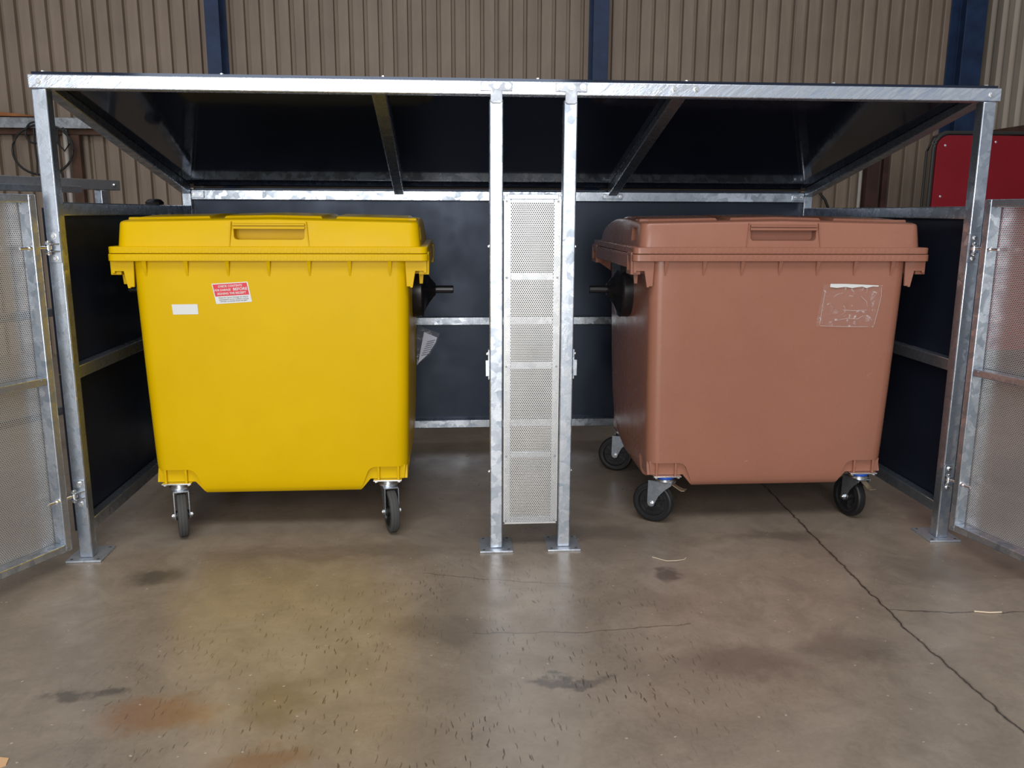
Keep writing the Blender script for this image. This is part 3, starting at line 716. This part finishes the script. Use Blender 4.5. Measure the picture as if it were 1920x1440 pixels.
# ---- labels on the yellow bin (front face plane, slightly tilted back towards the bottom)
def face_y(z): return .028 + (1.10-z)*.0225
def on_front(cx, cy, lx, z, tilt):
    sl = math.atan(.0225)
    return Matrix.Translation((cx+lx, cy+face_y(z)-.0006, z)) @ Matrix.Rotation(R(90)+sl, 4, 'X') @ Matrix.Rotation(tilt, 4, 'Z')
def sticker():
    Mx = on_front(-.956, .20, -.175, 1.127, R(3.5))
    def q(w, h, x, y, d, m, name, par, sk=.0):
        o = MB().hexa([(x-w/2+sk, y-h/2, d), (x+w/2+sk, y-h/2, d), (x+w/2-sk, y+h/2, d), (x-w/2-sk, y+h/2, d), (x-w/2+sk, y-h/2, d+.0006), (x+w/2+sk, y-h/2, d+.0006), (x+w/2-sk, y+h/2, d+.0006), (x-w/2-sk, y+h/2, d+.0006)]).xform(Mx).build(name, m, par)
        return o
    s = q(.156, .090, 0, 0, 0, WHITE, 'warning_sticker', BY, .0045)
    s['label'] = 'red and white warning sticker'
    q(.147, .053, -.002, .0145, .0004, REDINK, 'red_field', s, .0027)
    def t(body, size, x, y, m, bold=True, wid=None):
        me = text_mesh(body, size, m, bold); o = bpy.data.objects.new('lettering', me); C.objects.link(o)
        xs = [v.co.x for v in me.vertices]; sx = wid/(max(xs)-min(xs)) if wid else 1
        o.matrix_world = Mx @ Matrix.Translation((x, y, .0016)) @ Matrix.Scale(sx, 4, (1, 0, 0))
        loc, rot, sca = o.matrix_world.decompose(); o.location = loc; o.rotation_euler = rot.to_euler(); o.scale = (sx, 1, 1)
        adopt(o, s)
    t('CHECK CONTENTS', .0130, -.004, .0305, WHITE, True, .104)
    t('FOR DAMAGE', .0130, -.038, .0145, WHITE, True, .069)
    t('BEFORE', .0165, .0375, .0150, WHITE, True, .061)
    t('SIGNING THE RECEIPT', .0130, -.001, -.0015, WHITE, True, .124)
    t('Claims for Carrier Damage can only be', .0078, .004, -.0190, GREYINK, False, .128)
    t('entertained if we are notified in writing', .0078, .005, -.0275, GREYINK, False, .128)
    t('WITHIN 24 HOURS FROM RECEIPT', .0072, .004, -.0362, GREYINK, False, .118)
    Mw = on_front(-.956, .20, -.382, 1.054, R(.5))
    w = MB().hexa([(-.053, -.022, 0), (.056, -.022, 0), (.055, .023, 0), (-.056, .023, 0), (-.053, -.022, .0006), (.056, -.022, .0006), (.055, .023, .0006), (-.056, .023, .0006)]).xform(Mw).build('blank_sticker', WHITE, BY)
    w['label'] = 'blank white sticker'
sticker()

# ---- document pouch hanging off the side of the yellow bin
def pouch():
    X0 = -.956+.591; Yp = 1.02
    def sheet(pts, name, m, par, th=.001):
        pts = [Vector(p) for p in pts]; n = (pts[1]-pts[0]).cross(pts[2]-pts[0]).normalized()*th
        k = len(pts)
        return MB().add(pts+[p+n for p in pts], [tuple(range(k)), tuple(range(k, 2*k))[::-1]] + [(i, (i+1) % k, (i+1) % k+k, i+k) for i in range(k)]).build(name, m, par)
    p = sheet([(X0+.012, Yp, .875), (X0+.128, Yp+.02, .826), (X0+.118, Yp+.01, .785), (X0+.075, Yp-.01, .715), (X0+.004, Yp-.01, .655), (X0+.002, Yp, .80)], 'document_pouch', FILM, BY)
    p['label'] = 'clear plastic document pouch'
    d = sheet([(X0+.046, Yp-.006, .838), (X0+.116, Yp+.006, .806), (X0+.108, Yp-.004, .780), (X0+.07, Yp-.018, .722), (X0+.012, Yp-.018, .668), (X0+.03, Yp-.012, .76)], 'document', PAPER, p)
    for k in range(7):
        z = .795-k*.0125; x = X0+.085-k*.0055
        MB().hexa([(x-.022, Yp-.022, z-.010), (x+.022, Yp-.022, z+.0), (x+.022, Yp-.020, z), (x-.022, Yp-.020, z-.010), (x-.022, Yp-.022, z-.0075), (x+.022, Yp-.022, z+.0025), (x+.022, Yp-.020, z+.0025), (x-.022, Yp-.020, z-.0075)]).build('printed_line', INK, p)
pouch()

# ---- torn clear pouch stuck on the front of the brown bin
def film():
    Mx = on_front(1.332, .18, .335, 1.062, R(-1.2))
    nx, nz = 26, 20; vs = []; fs = []
    for j in range(nz+1):
        for i in range(nx+1):
            x = -.140+.280*i/nx; y = -.098+.196*j/nz; x += .010*(y/.1)
            e = min(i, nx-i, j, nz-j); vs.append((x, y, .0012+(.0035*random.random() if e > 0 else 0)))
    w = nx+1
    for j in range(nz):
        for i in range(nx): fs.append((j*w+i, j*w+i+1, (j+1)*w+i+1, (j+1)*w+i))
    f = MB().add(vs, fs).xform(Mx).build('clear_pouch', FILM, BB, None, 60)
    f['label'] = 'torn clear plastic document pouch'
    pts = [(-.102, .100), (-.03, .101), (.06, .099), (.128, .097), (.125, .091), (.10, .092), (.07, .084), (.05, .090), (.0, .083), (-.03, .087), (-.07, .082), (-.103, .085)]
    MB().prism(pts, 'z', .005, .0056).xform(Mx).build('torn_paper_strip', WHITE, f)
    for pl in ([(-.132, -.09), (-.128, .0), (-.122, .07)], [(.128, -.085), (.138, -.02), (.146, .05), (.142, .085)], [(-.13, -.095), (-.02, -.097), (.10, -.096)], [(-.03, -.02), (.03, -.022), (.085, -.018)], [(-.04, -.065), (.0, -.058), (.045, -.06), (.07, -.045)], [(.05, .045), (.08, .02), (.085, .0)]):
        MB().tube([(x, y, .004) for x, y in pl], .0008, 5).xform(Mx).build('film_crease', CREASE, f)
film()

# ------------------------------------------------------------------ frame of another shelter stored on the left
def stored_frame():
    a = math.atan2(-.9, -.42); M = Matrix.Translation((-2.36, 2.2, 0)) @ Matrix.Rotation(a, 4, 'Z')
    F = empty('other_shelter_frame', (-2.6, 1.7, 0)); tag(F, 'dull grey steel frame of another shelter with a long top beam left of the black side panel', 'shelter frame')
    L_ = 2.0
    def b(n, x0, x1, y0, y1, z0, z1, m=GALV_D): return MB().box(x0, x1, y0, y1, z0, z1).xform(M).build(n, m, F, .004)
    b('top_beam', -.05, L_, -.03, .03, 1.608, 1.672); b('front_tube', .30, L_, .04, .08, 1.585, 1.625, GALV)
    b('post', .05, .11, -.03, .03, .01, 1.608, GALV); b('post', L_-.11, L_-.05, -.03, .03, .01, 1.608)
    b('middle_rail', .11, L_-.11, -.02, .02, .85, .90); b('bottom_rail', .11, L_-.11, -.02, .02, .24, .29)
    for x in (.08, L_-.08): b('base_plate', x-.07, x+.07, -.07, .07, 0, .01)
    for x in (.0, .95): 
        p = M @ Vector((x, .03, 1.64)); place(HEXBOLT, 'bolt', F, p, (R(-90), 0, a))
    b('clamp', .98, 1.06, .03, .036, 1.612, 1.668, GALV)
stored_frame()
cap = MB().lathe([(.048, 0), (.05, .012), (.036, .026), (.022, .030)], 8).xform(Matrix.Translation((XA, 1.18, 1.512))).build('plastic_cap', BLACKP, None, None, 40)
tag(cap, 'small black plastic cap lying on the left side rail', 'cap')

# ------------------------------------------------------------------ litter on the floor
def litter():
    def straw(pts, r, label):
        tag(MB().tube([(x, y, r+h) for x, y, h in pts], r, 6).build('straw_stalk', STRAW, None, None, 40), label, 'straw', 'straw on the floor')
    straw([(.70, -.15, 0), (.75, -.20, .002), (.79, -.205, .004), (.83, -.19, .002), (.845, -.165, 0)], .0016, 'bent straw stalk on the floor in front of the brown bin')
    straw([(1.80, -.735, 0), (1.85, -.752, .002), (1.90, -.748, 0)], .003, 'pale splinter by the hairline crack at right')
    straw([(.02, .30, 0), (.05, .29, 0)], .002, 'short straw beside the yellow bin wheel')
    c = MB().prism([(-1.46, -1.50), (-1.385, -1.44), (-1.392, -1.41), (-1.44, -1.40), (-1.50, -1.44)], 'z', 0, .003)
    tag(c.build('cardboard_scrap', CARD), 'tan cardboard scrap at the bottom left edge of the floor', 'scrap')
litter()
